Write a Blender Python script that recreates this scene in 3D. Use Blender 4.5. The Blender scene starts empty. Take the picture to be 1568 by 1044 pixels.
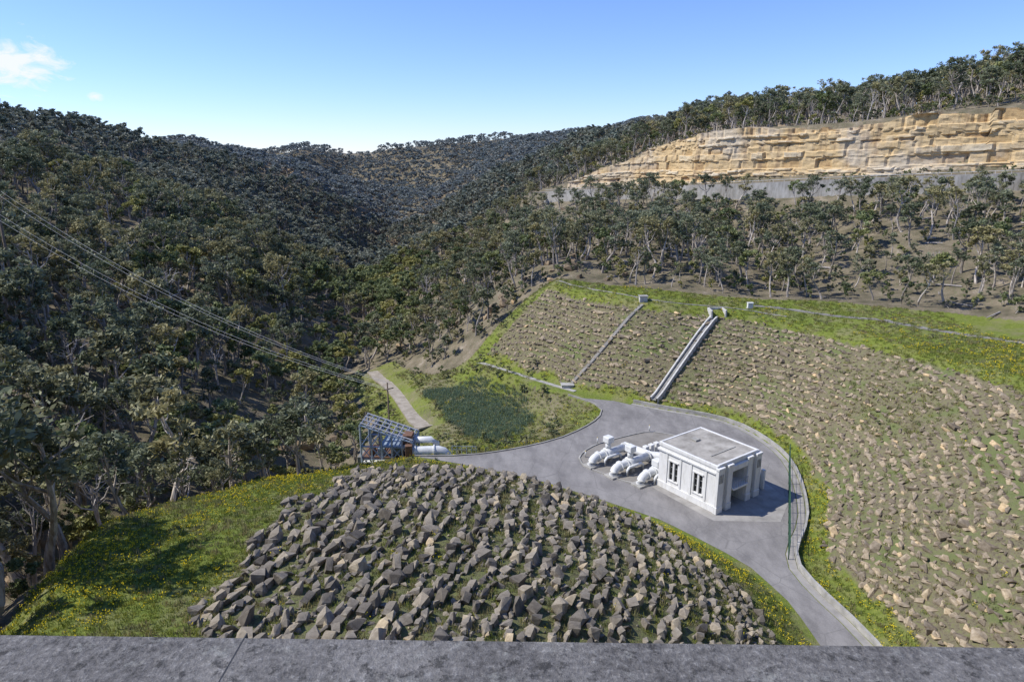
import bpy, bmesh, math, random
import numpy as np
from mathutils import Vector, Matrix
from mathutils.geometry import delaunay_2d_cdt
random.seed(7); rng=np.random.default_rng(7)
scene=bpy.context.scene
scene.view_settings.view_transform='Standard'; scene.view_settings.look='None'; scene.view_settings.exposure=0

# ------------------------------------------------------------------ helpers
def link(o,parent=None):
    scene.collection.objects.link(o)
    if parent is not None: o.parent=parent
    return o
def empty(name,loc=(0,0,0),rz=0):
    e=bpy.data.objects.new(name,None); e.location=loc; e.rotation_euler=(0,0,rz); e.empty_display_size=.5
    return link(e)
def mesh_obj(name,V,F,mats=(),parent=None,smooth=False,midx=None,linkit=True):
    me=bpy.data.meshes.new(name); me.from_pydata([tuple(v) for v in V],[],[tuple(int(i) for i in f) for f in F])
    for m in mats: me.materials.append(m)
    if midx is not None: me.polygons.foreach_set('material_index',np.asarray(midx,dtype=np.int32))
    if smooth: me.polygons.foreach_set('use_smooth',[True]*len(me.polygons))
    me.update()
    o=bpy.data.objects.new(name,me)
    if linkit: link(o,parent)
    return o
def bevel(o,w=.03,seg=1):
    b=o.modifiers.new('b','BEVEL'); b.width=w; b.segments=seg; b.limit_method='ANGLE'; return o
def box(name,x0,x1,y0,y1,z0,z1,mat,parent=None,bv=.02):
    V=[(x0,y0,z0),(x1,y0,z0),(x1,y1,z0),(x0,y1,z0),(x0,y0,z1),(x1,y0,z1),(x1,y1,z1),(x0,y1,z1)]
    F=[(0,3,2,1),(4,5,6,7),(0,1,5,4),(1,2,6,5),(2,3,7,6),(3,0,4,7)]
    o=mesh_obj(name,V,F,[mat],parent)
    if bv: bevel(o,bv)
    return o
def tube_geo(path,rad,n=8,cap=True):
    P=[Vector(p) for p in path]; V=[];F=[]
    for i,p in enumerate(P):
        d=(P[min(i+1,len(P)-1)]-P[max(i-1,0)]).normalized()
        up=Vector((0,0,1)) if abs(d.z)<.95 else Vector((0,1,0))
        a=d.cross(up).normalized(); b=a.cross(d).normalized()
        r=rad[i] if hasattr(rad,'__len__') else rad
        for k in range(n):
            t=2*math.pi*k/n; V.append(p+a*r*math.cos(t)+b*r*math.sin(t))
    for i in range(len(P)-1):
        for k in range(n):
            F.append((i*n+k,i*n+(k+1)%n,(i+1)*n+(k+1)%n,(i+1)*n+k))
    if cap:
        F.append(tuple(range(n-1,-1,-1))); F.append(tuple(range((len(P)-1)*n,len(P)*n)))
    return V,F
def tube(name,path,rad,mat,parent=None,n=12,smooth=True):
    V,F=tube_geo(path,rad,n); o=mesh_obj(name,V,F,[mat],parent,smooth)
    return o
def join_geo(parts):
    V=[];F=[]
    for v,f in parts:
        b=len(V); V+=list(v); F+=[tuple(i+b for i in q) for q in f]
    return V,F
def catmull(pts,step=2.0):
    P=[np.array(p,float) for p in pts]; out=[]
    for i in range(len(P)-1):
        p0=P[max(i-1,0)];p1=P[i];p2=P[i+1];p3=P[min(i+2,len(P)-1)]
        n=max(1,int(np.linalg.norm((p2-p1)[:2])/step))
        for k in range(n):
            t=k/n
            out.append(.5*((2*p1)+(-p0+p2)*t+(2*p0-5*p1+4*p2-p3)*t*t+(-p0+3*p1-3*p2+p3)*t**3))
    out.append(P[-1]); return np.array(out)
def dist_line(X,Y,L):
    d=np.full(X.shape,1e9)
    for a,b in zip(L[:-1],L[1:]):
        ax,ay=a[0],a[1]; vx,vy=b[0]-ax,b[1]-ay; l=vx*vx+vy*vy+1e-9
        t=np.clip(((X-ax)*vx+(Y-ay)*vy)/l,0,1)
        d=np.minimum(d,np.hypot(X-ax-t*vx,Y-ay-t*vy))
    return d
def inside(X,Y,poly):
    r=np.zeros(X.shape,bool); n=len(poly)
    for i in range(n):
        x1,y1=poly[i][0],poly[i][1]; x2,y2=poly[(i+1)%n][0],poly[(i+1)%n][1]
        if y1==y2: continue
        c=((y1>Y)!=(y2>Y))&(X<(x2-x1)*(Y-y1)/(y2-y1)+x1)
        r^=c
    return r
class VNoise:
    def __init__(s,seed): s.g=np.random.default_rng(seed).random((256,256))
    def __call__(s,x,y,w):
        x=np.asarray(x)/w+57.3; y=np.asarray(y)/w+91.7
        xi=np.floor(x).astype(int); yi=np.floor(y).astype(int); fx=x-xi; fy=y-yi
        fx=fx*fx*(3-2*fx); fy=fy*fy*(3-2*fy); g=s.g
        a=g[xi%256,yi%256];b=g[(xi+1)%256,yi%256];c=g[xi%256,(yi+1)%256];d=g[(xi+1)%256,(yi+1)%256]
        return (a*(1-fx)+b*fx)*(1-fy)+(c*(1-fx)+d*fx)*fy
vn=VNoise(3)

# ------------------------------------------------------------------ materials
def mat(name):
    m=bpy.data.materials.new(name); m.use_nodes=True; nt=m.node_tree
    for n in list(nt.nodes): nt.nodes.remove(n)
    out=nt.nodes.new('ShaderNodeOutputMaterial'); b=nt.nodes.new('ShaderNodeBsdfPrincipled')
    nt.links.new(b.outputs[0],out.inputs[0]); b.inputs['Roughness'].default_value=.85
    b.inputs['Specular IOR Level'].default_value=.2
    return m,nt,b,out
def noise(nt,scale,detail=6,rough=.6,vec=None,dist=0):
    n=nt.nodes.new('ShaderNodeTexNoise'); n.inputs['Scale'].default_value=scale; n.inputs['Detail'].default_value=detail
    n.inputs['Roughness'].default_value=rough; n.inputs['Distortion'].default_value=dist
    if vec is not None: nt.links.new(vec,n.inputs['Vector'])
    return n.outputs['Fac']
def ramp(nt,fac,stops):
    r=nt.nodes.new('ShaderNodeValToRGB'); e=r.color_ramp.elements
    while len(e)<len(stops): e.new(.5)
    for i,(p,c) in enumerate(stops):
        e[i].position=p; e[i].color=(*c,1) if len(c)==3 else c
    nt.links.new(fac,r.inputs[0]); return r.outputs[0]
def mix(nt,f,a,b,mode='MIX'):
    m=nt.nodes.new('ShaderNodeMix'); m.data_type='RGBA'; m.blend_type=mode
    for s,v in ((m.inputs[0],f),(m.inputs[6],a),(m.inputs[7],b)):
        if isinstance(v,(int,float)): s.default_value=v
        elif isinstance(v,tuple): s.default_value=(*v,1)
        else: nt.links.new(v,s)
    return m.outputs[2]
def mth(nt,op,a,b=0):
    m=nt.nodes.new('ShaderNodeMath'); m.operation=op
    for s,v in ((m.inputs[0],a),(m.inputs[1],b)):
        if isinstance(v,(int,float)): s.default_value=v
        else: nt.links.new(v,s)
    return m.outputs[0]
def coord(nt,scale=(1,1,1),kind='Object'):
    t=nt.nodes.new('ShaderNodeTexCoord'); mp=nt.nodes.new('ShaderNodeMapping'); mp.inputs['Scale'].default_value=scale
    nt.links.new(t.outputs[kind],mp.inputs[0]); return mp.outputs[0]
def bump(nt,b,h,strength=.5,dist=.05):
    n=nt.nodes.new('ShaderNodeBump'); n.inputs['Strength'].default_value=strength; n.inputs['Distance'].default_value=dist
    nt.links.new(h,n.inputs['Height']); nt.links.new(n.outputs[0],b.inputs['Normal'])
def simple(name,c1,c2,scale=2,rough=.85,bmp=.3,bd=.02,metal=0,detail=6,stops=(.35,.65)):
    m,nt,b,o=mat(name); v=coord(nt); f=noise(nt,scale,detail,.65,v)
    nt.links.new(ramp(nt,f,[(stops[0],c1),(stops[1],c2)]),b.inputs['Base Color'])
    b.inputs['Roughness'].default_value=rough; b.inputs['Metallic'].default_value=metal
    if bmp: bump(nt,b,noise(nt,scale*6,4,.7,v),bmp,bd)
    return m

M_white=simple('white_render',(.62,.61,.57),(.78,.77,.73),1.2,.8,.15,.01)
m,nt,b,o=mat('white_weathered'); v=coord(nt,(1,1,.25)); f=noise(nt,2.2,8,.7,v); f2=noise(nt,14,6,.7,coord(nt))
c=ramp(nt,f,[(.3,(.54,.52,.47)),(.5,(.76,.75,.71)),(.8,(.82,.81,.78))]); c=mix(nt,.25,c,ramp(nt,f2,[(.35,(.48,.46,.42)),(.6,(.8,.8,.77))]))
nt.links.new(c,b.inputs['Base Color']); bump(nt,b,f2,.2,.01); M_wall=m
M_roof=simple('roof_membrane',(.25,.23,.195),(.46,.43,.37),.6,.9,.3,.02,stops=(.35,.65))
M_conc=simple('concrete',(.27,.26,.23),(.46,.44,.39),.8,.9,.4,.02)
M_concl=simple('concrete_light',(.42,.41,.37),(.62,.60,.55),1.1,.9,.3,.02)
M_pave=simple('pavement_concrete',(.25,.235,.21),(.38,.36,.325),.5,.9,.3,.02)
M_concd=simple('concrete_aged',(.16,.155,.14),(.30,.29,.26),1.0,.9,.4,.02)
M_glass,nt,b,o=mat('dark_glass'); b.inputs['Base Color'].default_value=(.012,.014,.016,1); b.inputs['Roughness'].default_value=.12; b.inputs['Specular IOR Level'].default_value=.5
M_frame=simple('painted_frame',(.30,.31,.30),(.42,.43,.41),3,.6,0)
M_door=simple('door_paint',(.03,.035,.04),(.06,.06,.06),3,.6,0)
M_pipe=simple('pipe_paint',(.60,.60,.57),(.78,.78,.75),1.5,.5,.05,.01)
M_steel=simple('galvanised_steel',(.20,.25,.30),(.38,.45,.52),3,.5,0,metal=.2)
M_rust=simple('rusty_steel',(.11,.065,.045),(.24,.135,.085),3,.8,.2)
M_wire=simple('wire_aluminium',(.45,.45,.45),(.55,.55,.55),3,.5,0,metal=.1)
M_wood=simple('pole_timber',(.12,.09,.06),(.22,.17,.12),4,.9,.2)
M_green=simple('green_paint',(.03,.08,.05),(.05,.12,.07),3,.6,0)
M_yel=simple('yellow_paint',(.6,.42,.03),(.7,.5,.05),3,.6,0)

m,nt,b,o=mat('asphalt'); v=coord(nt); f=noise(nt,.12,6,.62,v,.9); f2=noise(nt,9,6,.75,v); f4=noise(nt,.5,5,.7,coord(nt,(1,.35,1)))
c=ramp(nt,f,[(.32,(.135,.127,.12)),(.45,(.225,.21,.195)),(.56,(.28,.262,.24)),(.68,(.165,.155,.145))])
c=mix(nt,.45,c,ramp(nt,f4,[(.38,(.11,.104,.098)),(.62,(.34,.32,.295))]))
c=mix(nt,.3,c,ramp(nt,f2,[(.3,(.12,.115,.11)),(.7,(.37,.35,.32))]))
vo=nt.nodes.new('ShaderNodeTexVoronoi'); vo.feature='DISTANCE_TO_EDGE'; vo.inputs['Scale'].default_value=.16; nt.links.new(v,vo.inputs['Vector'])
cr=ramp(nt,vo.outputs['Distance'],[(.0,(1,1,1)),(.010,(0,0,0))]); c=mix(nt,mth(nt,'MULTIPLY',mth(nt,'MULTIPLY',cr,.7),f4),c,(.09,.088,.08))
nt.links.new(c,b.inputs['Base Color']); bump(nt,b,f2,.3,.01); M_asph=m
m,nt,b,o=mat('parapet_concrete'); v=coord(nt); f=noise(nt,5,7,.7,v,.6); f2=noise(nt,70,6,.8,v); f3=noise(nt,34,6,.78,v)
c=ramp(nt,f2,[(.36,(.05,.046,.041)),(.46,(.17,.157,.14)),(.56,(.27,.252,.225)),(.65,(.56,.53,.47))])
c=mix(nt,.45,c,ramp(nt,f,[(.38,(.09,.084,.076)),(.5,(.20,.188,.168)),(.62,(.33,.31,.275))]))
c=mix(nt,ramp(nt,f3,[(.53,(0,0,0)),(.62,(.75,.75,.75))]),c,(.04,.038,.034))
c=mix(nt,ramp(nt,noise(nt,15,6,.75,v),[(.58,(0,0,0)),(.64,(.55,.55,.55))]),c,(.38,.37,.32))
nt.links.new(c,b.inputs['Base Color']); bump(nt,b,mth(nt,'ADD',f2,f3),1,.008); M_par=m
def rockmat(name,a,bb,cc):
    m,nt,b,o=mat(name); oi=nt.nodes.new('ShaderNodeObjectInfo'); v=coord(nt)
    f=noise(nt,2.2,6,.7,v)
    c=ramp(nt,f,[(.3,a),(.5,bb),(.7,cc)])
    r=ramp(nt,oi.outputs['Random'],[(0,(.46,.44,.42)),(.4,(.82,.79,.75)),(.8,(1.1,1.04,.95)),(.95,(1.3,1.2,1.0)),(1,(1.8,1.55,1.15))])
    c=mix(nt,1,c,r,'MULTIPLY'); nt.links.new(c,b.inputs['Base Color']); bump(nt,b,noise(nt,9,4,.7,v),.5,.05); return m
M_rock=rockmat('riprap_rock',(.15,.132,.106),(.26,.235,.195),(.38,.355,.30))
M_rock2=rockmat('riprap_rock_tan',(.20,.16,.11),(.34,.285,.205),(.47,.41,.315))
M_boul=rockmat('sandstone_boulder',(.17,.13,.085),(.30,.235,.16),(.38,.325,.24))
m,nt,b,o=mat('sandstone_cliff'); at=nt.nodes.new('ShaderNodeAttribute'); at.attribute_name='tint'
f=noise(nt,.35,7,.7,coord(nt,(.5,.5,1.6))); f2=noise(nt,.5,6,.7,coord(nt,(.6,.6,.07)),.4); f3=noise(nt,.045,5,.6,coord(nt)); f5=noise(nt,.9,7,.75,coord(nt))
tt=mth(nt,'ADD',mth(nt,'MULTIPLY',at.outputs['Fac'],.62),mth(nt,'MULTIPLY',f,.45))
c=ramp(nt,tt,[(.22,(.34,.21,.10)),(.40,(.52,.36,.17)),(.52,(.62,.46,.25)),(.64,(.56,.40,.20)),(.80,(.68,.57,.39))])
c=mix(nt,ramp(nt,f2,[(.52,(0,0,0)),(.64,(.7,.7,.7))]),c,(.22,.145,.09))
c=mix(nt,ramp(nt,f3,[(.50,(0,0,0)),(.60,(.6,.6,.6))]),c,(.55,.49,.39))
c=mix(nt,ramp(nt,f5,[(.56,(0,0,0)),(.68,(.6,.6,.6))]),c,(.20,.13,.075))
nt.links.new(c,b.inputs['Base Color']); bump(nt,b,f5,.6,.3); M_cliff=m
def barkmat(name,a,bb):
    m,nt,b,o=mat(name); oi=nt.nodes.new('ShaderNodeObjectInfo'); v=coord(nt,(2,2,.5)); f=noise(nt,2,3,.6,v)
    c=ramp(nt,f,[(.35,a),(.62,bb)]); c=mix(nt,1,c,ramp(nt,oi.outputs['Random'],[(0,(.5,.48,.45)),(1,(1.2,1.15,1.1))]),'MULTIPLY')
    nt.links.new(c,b.inputs['Base Color']); return m
M_bark=barkmat('eucalypt_bark',(.26,.22,.18),(.60,.56,.50))
M_dead=barkmat('dead_wood',(.34,.32,.30),(.56,.53,.50))
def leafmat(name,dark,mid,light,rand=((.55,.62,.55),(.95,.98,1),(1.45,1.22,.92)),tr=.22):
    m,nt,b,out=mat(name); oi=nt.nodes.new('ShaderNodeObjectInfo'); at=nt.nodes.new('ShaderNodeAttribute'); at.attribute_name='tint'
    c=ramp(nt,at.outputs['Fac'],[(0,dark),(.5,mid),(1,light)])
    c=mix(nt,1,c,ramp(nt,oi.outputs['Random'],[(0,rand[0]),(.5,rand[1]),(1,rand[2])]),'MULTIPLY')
    nt.links.new(c,b.inputs['Base Color']); b.inputs['Roughness'].default_value=.6
    t=nt.nodes.new('ShaderNodeBsdfTranslucent'); nt.links.new(c,t.inputs[0])
    s=nt.nodes.new('ShaderNodeMixShader'); s.inputs[0].default_value=tr
    nt.links.new(b.outputs[0],s.inputs[1]); nt.links.new(t.outputs[0],s.inputs[2]); nt.links.new(s.outputs[0],out.inputs[0]); return m
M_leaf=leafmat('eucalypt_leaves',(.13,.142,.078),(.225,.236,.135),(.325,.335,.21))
M_leaf_haze=leafmat('distant_eucalypt_leaves_hazed',(.165,.18,.135),(.228,.243,.185),(.29,.305,.235),((.72,.80,.80),(1,1,1),(1.18,1.08,.97)))  # greyer leaf colour with aerial haze painted in for mid-distance trees
M_leaf_haze_far=leafmat('far_ridge_leaves_hazed',(.20,.225,.215),(.255,.28,.265),(.305,.33,.31),((.8,.86,.88),(1,1,1),(1.1,1.05,1)))  # paler, bluer leaves: distance haze is coloured in, no volume
M_leafl=leafmat('riverside_leaves',(.15,.175,.06),(.245,.275,.115),(.34,.36,.18))
M_grassb=leafmat('grass_blades',(.115,.145,.022),(.195,.235,.042),(.29,.32,.085),((.75,.82,.8),(1,1,1),(1.35,1.12,1)),.3)
M_dry=leafmat('dry_grass_blades',(.16,.155,.06),(.26,.24,.11),(.38,.34,.19),((.7,.9,.7),(1,1,1),(1.2,1.1,1)),.3)
M_reed=leafmat('reed_blades',(.12,.175,.11),(.18,.245,.16),(.26,.33,.22),((.8,.85,.8),(1,1,1),(1.15,1.1,1)),.35)
M_flow,nt,b,o=mat('yellow_flower'); b.inputs['Base Color'].default_value=(.80,.62,.02,1)

# ------------------------------------------------------------------ survey lines (metres, x east, y north, z up; platform = 0)
MOUNDEDGE=catmull([(26,15,0),(26.5,35,0),(26.4,51.2,0),(25.3,59.4,0),(22.3,65.1,0),(16.6,71.8,0),(9.5,77.4,0),(1.4,82.7,0),(-7.6,86.7,0),(-14,89,0)],2.5)
TOE=catmull([(31,15,0),(32,40,0),(32,51,0),(30.2,60,0),(30.6,65,0),(35.3,73.3,0),(38.8,85.8,0),(38.5,95,0),(34.5,103.5,0),(24,109.8,0),(16,115.5,0),(9.3,121.3,-.1),(-6.7,139,-.6)],2.5)
CREST=catmull([(9,150,14),(25,131.5,14),(42,125,13),(56,110,13),(63,80,15),(68,60,17),(72,30,24),(74,10,36)],4)
NWEDGE=catmull([(-14,90.4,0),(-5,91,0),(4.5,95,0),(10,99.5,0),(14.3,105.7,0),(14.2,111,0),(7.5,118.5,-.1),(-8.3,136,-.7)],2.5)
LEFTEDGE=[(-27,24,15),(-31.5,38,12.3),(-36.5,50,9.8),(-39.5,60,7.6),(-31,75,4),(-23.5,85,.8),(-16,89,0)]
GULLY=[(-66,40,-2),(-56,68,-8),(-42,92,-12),(-31,112,-13),(-36,135,-14),(-44,160,-15),(-50,200,-17),(-60,260,-21),(-72,320,-25),(-82,380,-28),(-100,480,-30),(-112,640,-24),(-70,760,-12)]
TRACK=[(-15,116,-6),(-17.5,121,-7),(-25.4,144,-9.5),(-34.8,166,-12)]
CL=np.array([(200,122,42),(165,150,40),(129,180,37.5),(98,205,35),(69,235,32.4),(52,262,30.5),(24,300,27)],float)
CLT=[59,56,53.5,50.4,49.0,43.8,29.5]
WL=np.array([(195,114,41),(160,142,39.5),(123,173,37),(93,198,34.6),(64,227,31.8),(47,254,30),(19,292,26.5),(5,315,24)],float)
bk=np.array([.64,.77,0])
lines=[];single=[]
def PL(L): lines.append([tuple(p) for p in L])
PL(MOUNDEDGE);PL(TOE);PL(CREST);PL(NWEDGE);PL(LEFTEDGE);PL(GULLY);PL(TRACK[:3]); 
PL([tuple(p) for p in CL]); PL([(c[0]+3.2,c[1]+3.9,z) for c,z in zip(CL,CLT)])
PL([(p[0],p[1],p[2]-4) for p in WL]); PL([tuple(p+bk*2.0) for p in WL])
PL([(12,160,14.5),(29,140,14.5),(46,134,14),(63.5,126,14.5),(79,111,15),(88,85,17),(95,50,22),(97,12,38)])
PL([(200,190,75),(156,222,64),(123,262,58),(88,303,54),(70,354,50),(46.6,437,43),(34,560,38)])
PL([(-700,900,45),(-400,900,40),(-253,900,40),(-164,900,49),(-75,900,58),(0,900,65),(60,900,68),(150,900,70),(350,900,75),(700,900,80)])
PL([(-360,180,75),(-240,310,52),(-224,420,45),(-191,540,38),(-165,610,24),(-145,680,0)])
PL([(-700,.9,60),(-120,.9,40.2),(-60,.9,40.2),(60,.9,40.2),(120,.9,40.2),(700,.9,70)])
PL([(-60,3,38),(60,3,38)]); PL([(-55,8,31),(0,8,30),(20,8,29),(40,8,29),(62,8,34)])
PL([(-6.9,139.3,-.7),(.9,146.2,8),(8.6,150.2,13.9)])
PL([(-8,98,-4),(0,104,-4.5),(4.3,113,-4.5),(0,122,-4.5),(-12,135,-5),(-19,135,-5.6),(-13,120,-5.2),(-8,104,-4.5)])
for th in range(-5,101,15):
    for r,z in ((.86,3.1),(.7,5.9),(.5,8.4),(.3,10.2)):
        t=math.radians(th); y=40+46*r*math.sin(t)
        single.append((-10+37*r*math.cos(t),y,z))
single+=[(-10,42,11.6),(-25,40,11.9),(-28,50,10.3),(-28,60,8.1),(-22,72,4.6),(-22,35,13),(0,34,12.6),(-22,20,18),(0,20,18),(14,20,12),(21,20,5),
 (-22,95,-3.5),(-12,97,-3.5),(-27,101,-10),(-34,86,-6),(-45,74,-8),(-50,60,-5),(-50,46,-2),(-46,34,2),(-50,22,10),
 (-14,147,-4),(-5,158,4),(5,168,13),(-25,162,-9),(-20,185,-6),(-30,205,-10),(-10,240,4),(10,220,14),(30,180,18),(60,165,20),(90,140,21),(110,120,25),
 (40,215,20),(75,190,22),(105,165,25),(130,130,30),(120,60,40),(160,100,42),(0,320,17),(-20,300,5),(-40,290,-10),(-28,353,0),(-20,437,0),(10,437,20),(-50,437,-20),
 (-60,540,-22),(-20,560,4),(-60,650,-14),(0,750,26),(-150,800,-8),(-75,800,5),(0,820,32),(-30,150,-11),(-22,128,-8.5),(-27,120,-11),
 (-75,95,-2),(-120,155,15),(-160,205,30),(-100,60,6),(-130,80,20),(-200,100,48),(-90,30,14),(-110,8,38),(-90,200,-2),(-130,280,16),(-120,360,-8),(-150,420,8),(-70,150,-5),(-80,120,-1),
 (-150,540,4),(-143,640,-8),(-75,55,2),(-400,300,60),(-400,500,45),(-350,700,35),(250,260,74),(200,320,65),(150,400,56),(120,600,50),(300,600,70),(300,150,80),(260,60,75),(150,50,52),
 (700,1400,40),(-700,1400,30),(0,1400,30),(0,1100,40),(700,-60,60),(-700,-60,50),(-120,-9,40.2),(120,-9,40.2),(0,-9,40.2),(0,-60,25),(700,400,90),(-700,400,60)]
V2=[];Z=[];E=[]
for L in lines:
    b0=len(V2)
    for p in L: V2.append(Vector((p[0],p[1]))); Z.append(p[2])
    E+=[(b0+i,b0+i+1) for i in range(len(L)-1)]
for p in single: V2.append(Vector((p[0],p[1]))); Z.append(p[2])
rv,re_,rf,ov,_,_=delaunay_2d_cdt(V2,E,[],0,1e-4)
arr2=np.array([(v.x,v.y) for v in V2]); Z=np.array(Z)
TV=[]
for i,v in enumerate(rv):
    if len(ov[i])>0: TV.append((v.x,v.y,Z[ov[i][0]]))
    else:
        d=np.hypot(arr2[:,0]-v.x,arr2[:,1]-v.y)+1e-3; k=np.argsort(d)[:3]; w=1/d[k]; TV.append((v.x,v.y,float((Z[k]*w).sum()/w.sum())))
TV=np.array(TV)
def axis(segs):
    out=[]
    for a,b,s in segs: out+=list(np.arange(a,b,s))
    out.append(segs[-1][1]); return np.array(out)
gx=axis([(-700,-300,20),(-300,-120,6),(-120,-60,2),(-60,85,.7),(85,200,1.6),(200,300,8),(300,700,20)])
gy=axis([(-60,-4,7),(-4,12,.8),(12,165,.7),(165,320,1.6),(320,500,5),(500,1400,14)])
GX,GY=np.meshgrid(gx,gy); H=np.zeros(GX.shape)
for f in rf:
    if len(f)!=3: continue
    a,b_,c_=TV[f[0]],TV[f[1]],TV[f[2]]
    x0=np.searchsorted(gx,min(a[0],b_[0],c_[0])-1e-6);x1=np.searchsorted(gx,max(a[0],b_[0],c_[0])+1e-6)
    y0=np.searchsorted(gy,min(a[1],b_[1],c_[1])-1e-6);y1=np.searchsorted(gy,max(a[1],b_[1],c_[1])+1e-6)
    if x0>=x1 or y0>=y1: continue
    X=GX[y0:y1,x0:x1];Y=GY[y0:y1,x0:x1]
    den=(b_[1]-c_[1])*(a[0]-c_[0])+(c_[0]-b_[0])*(a[1]-c_[1])
    if abs(den)<1e-9: continue
    l1=((b_[1]-c_[1])*(X-c_[0])+(c_[0]-b_[0])*(Y-c_[1]))/den
    l2=((c_[1]-a[1])*(X-c_[0])+(a[0]-c_[0])*(Y-c_[1]))/den; l3=1-l1-l2
    k=(l1>=-1e-6)&(l2>=-1e-6)&(l3>=-1e-6)
    H[y0:y1,x0:x1][k]=(l1*a[2]+l2*b_[2]+l3*c_[2])[k]
PLAT=[tuple(p[:2]) for p in MOUNDEDGE]+[tuple(p[:2]) for p in NWEDGE[:-4]]+[tuple(p[:2]) for p in TOE[::-1][8:]]
OPEN=[(-29,3),(-30,24),(-34.5,38),(-39,50),(-42,60),(-33,76),(-26,86),(-23.5,100),(-24.5,115),(-27,128),(-36,150),(-43,168),(-31,171),(-22,152),(-17,144),(-9,143),(-1,149),(8,157),(29,140),(46,134),(63,127),(80,112),(92,86),(98,50),(100,3)]
inplat=inside(GX,GY,PLAT)
dE=np.minimum(dist_line(GX,GY,TOE),dist_line(GX,GY,MOUNDEDGE))
openm=inside(GX,GY,OPEN)
dW=np.minimum(dist_line(GX,GY,WL),dist_line(GX,GY,CL))
lock=inplat|(dW<9)|(GY<4)
w1=np.where(lock,0,np.where(openm,.5,1.)); 
w1=np.where(dE<1.5,0,w1)
wf=np.where(lock|openm,0,1.)
for it in range(40):
    w=w1 if it<10 else wf
    A=H.copy(); A[1:-1,1:-1]=(H[:-2,1:-1]+H[2:,1:-1]+H[1:-1,:-2]+H[1:-1,2:])/4
    H=H+(A-H)*w*.8
far=np.clip(dist_line(GX,GY,OPEN+[OPEN[0]])/15,0,1)*np.where(openm,0,1)*np.clip((dW-9)/10,0,1)*(GY>6)
amp=np.clip((np.hypot(GX,GY)-120)/150,0,1)*np.where(GX<0,1,.4)
H+=far*((vn(GX,GY,38)-.5)*7+(vn(GX,GY,14)-.5)*2.2+amp*(vn(GX,GY*.6,62)-.5)*17)+np.clip((np.hypot(GX,GY)-400)/200,0,1)*(vn(GX,GY,110)-.5)*26*(GY<860)
H+=np.where(openm&~inplat&(dE>1.5),1,0)*((vn(GX,GY,6)-.5)*.5+(vn(GX,GY,2.2)-.5)*.18)
def hgt(x,y):
    x=np.asarray(x,float);y=np.asarray(y,float)
    i=np.clip(np.searchsorted(gx,x)-1,0,len(gx)-2); j=np.clip(np.searchsorted(gy,y)-1,0,len(gy)-2)
    fx=np.clip((x-gx[i])/(gx[i+1]-gx[i]),0,1); fy=np.clip((y-gy[j])/(gy[j+1]-gy[j]),0,1)
    return (H[j,i]*(1-fx)+H[j,i+1]*fx)*(1-fy)+(H[j+1,i]*(1-fx)+H[j+1,i+1]*fx)*fy

# zones
EMB=[tuple(p[:2]) for p in TOE]+[tuple(p[:2]) for p in CREST]
def zones(X,Y):
    dT=dist_line(X,Y,TOE); dC=dist_line(X,Y,CREST); fr=dT/(dT+dC+1e-6); emb=inside(X,Y,EMB)
    rr=np.hypot((X+10)/37,(Y-40)/46)
    leftx=np.interp(Y,[20,37,50,62,77],[-18.5,-19.8,-21.8,-22.5,-20.5])+(vn(X,Y,3)-.5)*3
    mound=(rr<.935+(vn(X,Y,4)-.5)*.07)&(X>leftx)&(Y<82.5)
    strip=1.6+(vn(X,Y,5)-.5)*2.4+np.where((Y<95)&(X>30),1.0,0)
    rockE=emb&(dT>strip)&(dC>1.2+(vn(X,Y,5)))
    op=inside(X,Y,OPEN)
    return mound,rockE,op,emb,fr
mound,rockE,op,emb,fr=zones(GX,GY)
col=np.zeros(GX.shape+(4,)); col[...,3]=1
scrub=op&(GY>93)&(GX<14)&~emb&~inplat
col[...,0]=np.where(scrub,.40+.35*vn(GX,GY,7),op*1.0); col[...,1]=np.where(mound,1.0,np.where(rockE,.5,0))
inreed=[(-18,134),(-8,134),(1,124),(5,114),(2,107),(-3,105),(-8,108),(-12,118)]
yel=(op&~mound&~rockE)*np.clip((vn(GX,GY,9)-.35)*1.5,0,1)
yel=np.where(emb,np.maximum(yel,np.where(GX<30,.9,.5)),yel)
col[...,2]=yel
ny,nx=GX.shape
idx=np.arange(ny*nx).reshape(ny,nx)
Fq=np.stack([idx[:-1,:-1],idx[:-1,1:],idx[1:,1:],idx[1:,:-1]],-1).reshape(-1,4)
me=bpy.data.meshes.new('terrain'); me.vertices.add(nx*ny); me.vertices.foreach_set('co',np.stack([GX,GY,H],-1).reshape(-1))
me.loops.add(len(Fq)*4); me.loops.foreach_set('vertex_index',Fq.reshape(-1).astype(np.int32))
me.polygons.add(len(Fq)); me.polygons.foreach_set('loop_start',np.arange(0,len(Fq)*4,4,dtype=np.int32))
try: me.polygons.foreach_set('loop_total',np.full(len(Fq),4,dtype=np.int32))
except Exception: pass
me.update(calc_edges=True); me.validate()
ca=me.color_attributes.new('zone','FLOAT_COLOR','POINT'); ca.data.foreach_set('color',col.reshape(-1))
me.polygons.foreach_set('use_smooth',[True]*len(me.polygons))
terrain=link(bpy.data.objects.new('terrain',me))
m,nt,b,o=mat('terrain_ground'); v=coord(nt)
at=nt.nodes.new('ShaderNodeAttribute'); at.attribute_name='zone'; sp=nt.nodes.new('ShaderNodeSeparateColor'); nt.links.new(at.outputs['Color'],sp.inputs[0])
n1=noise(nt,.25,6,.65,v);n2=noise(nt,2.5,6,.7,v);n3=noise(nt,12,4,.7,v)
forest=ramp(nt,n1,[(.35,(.11,.095,.06)),(.5,(.20,.165,.11)),(.62,(.27,.22,.155)),(.72,(.38,.32,.25))])
forest=mix(nt,ramp(nt,n2,[(.5,(0,0,0)),(.6,(.6,.6,.6))]),forest,(.14,.155,.075))
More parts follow.
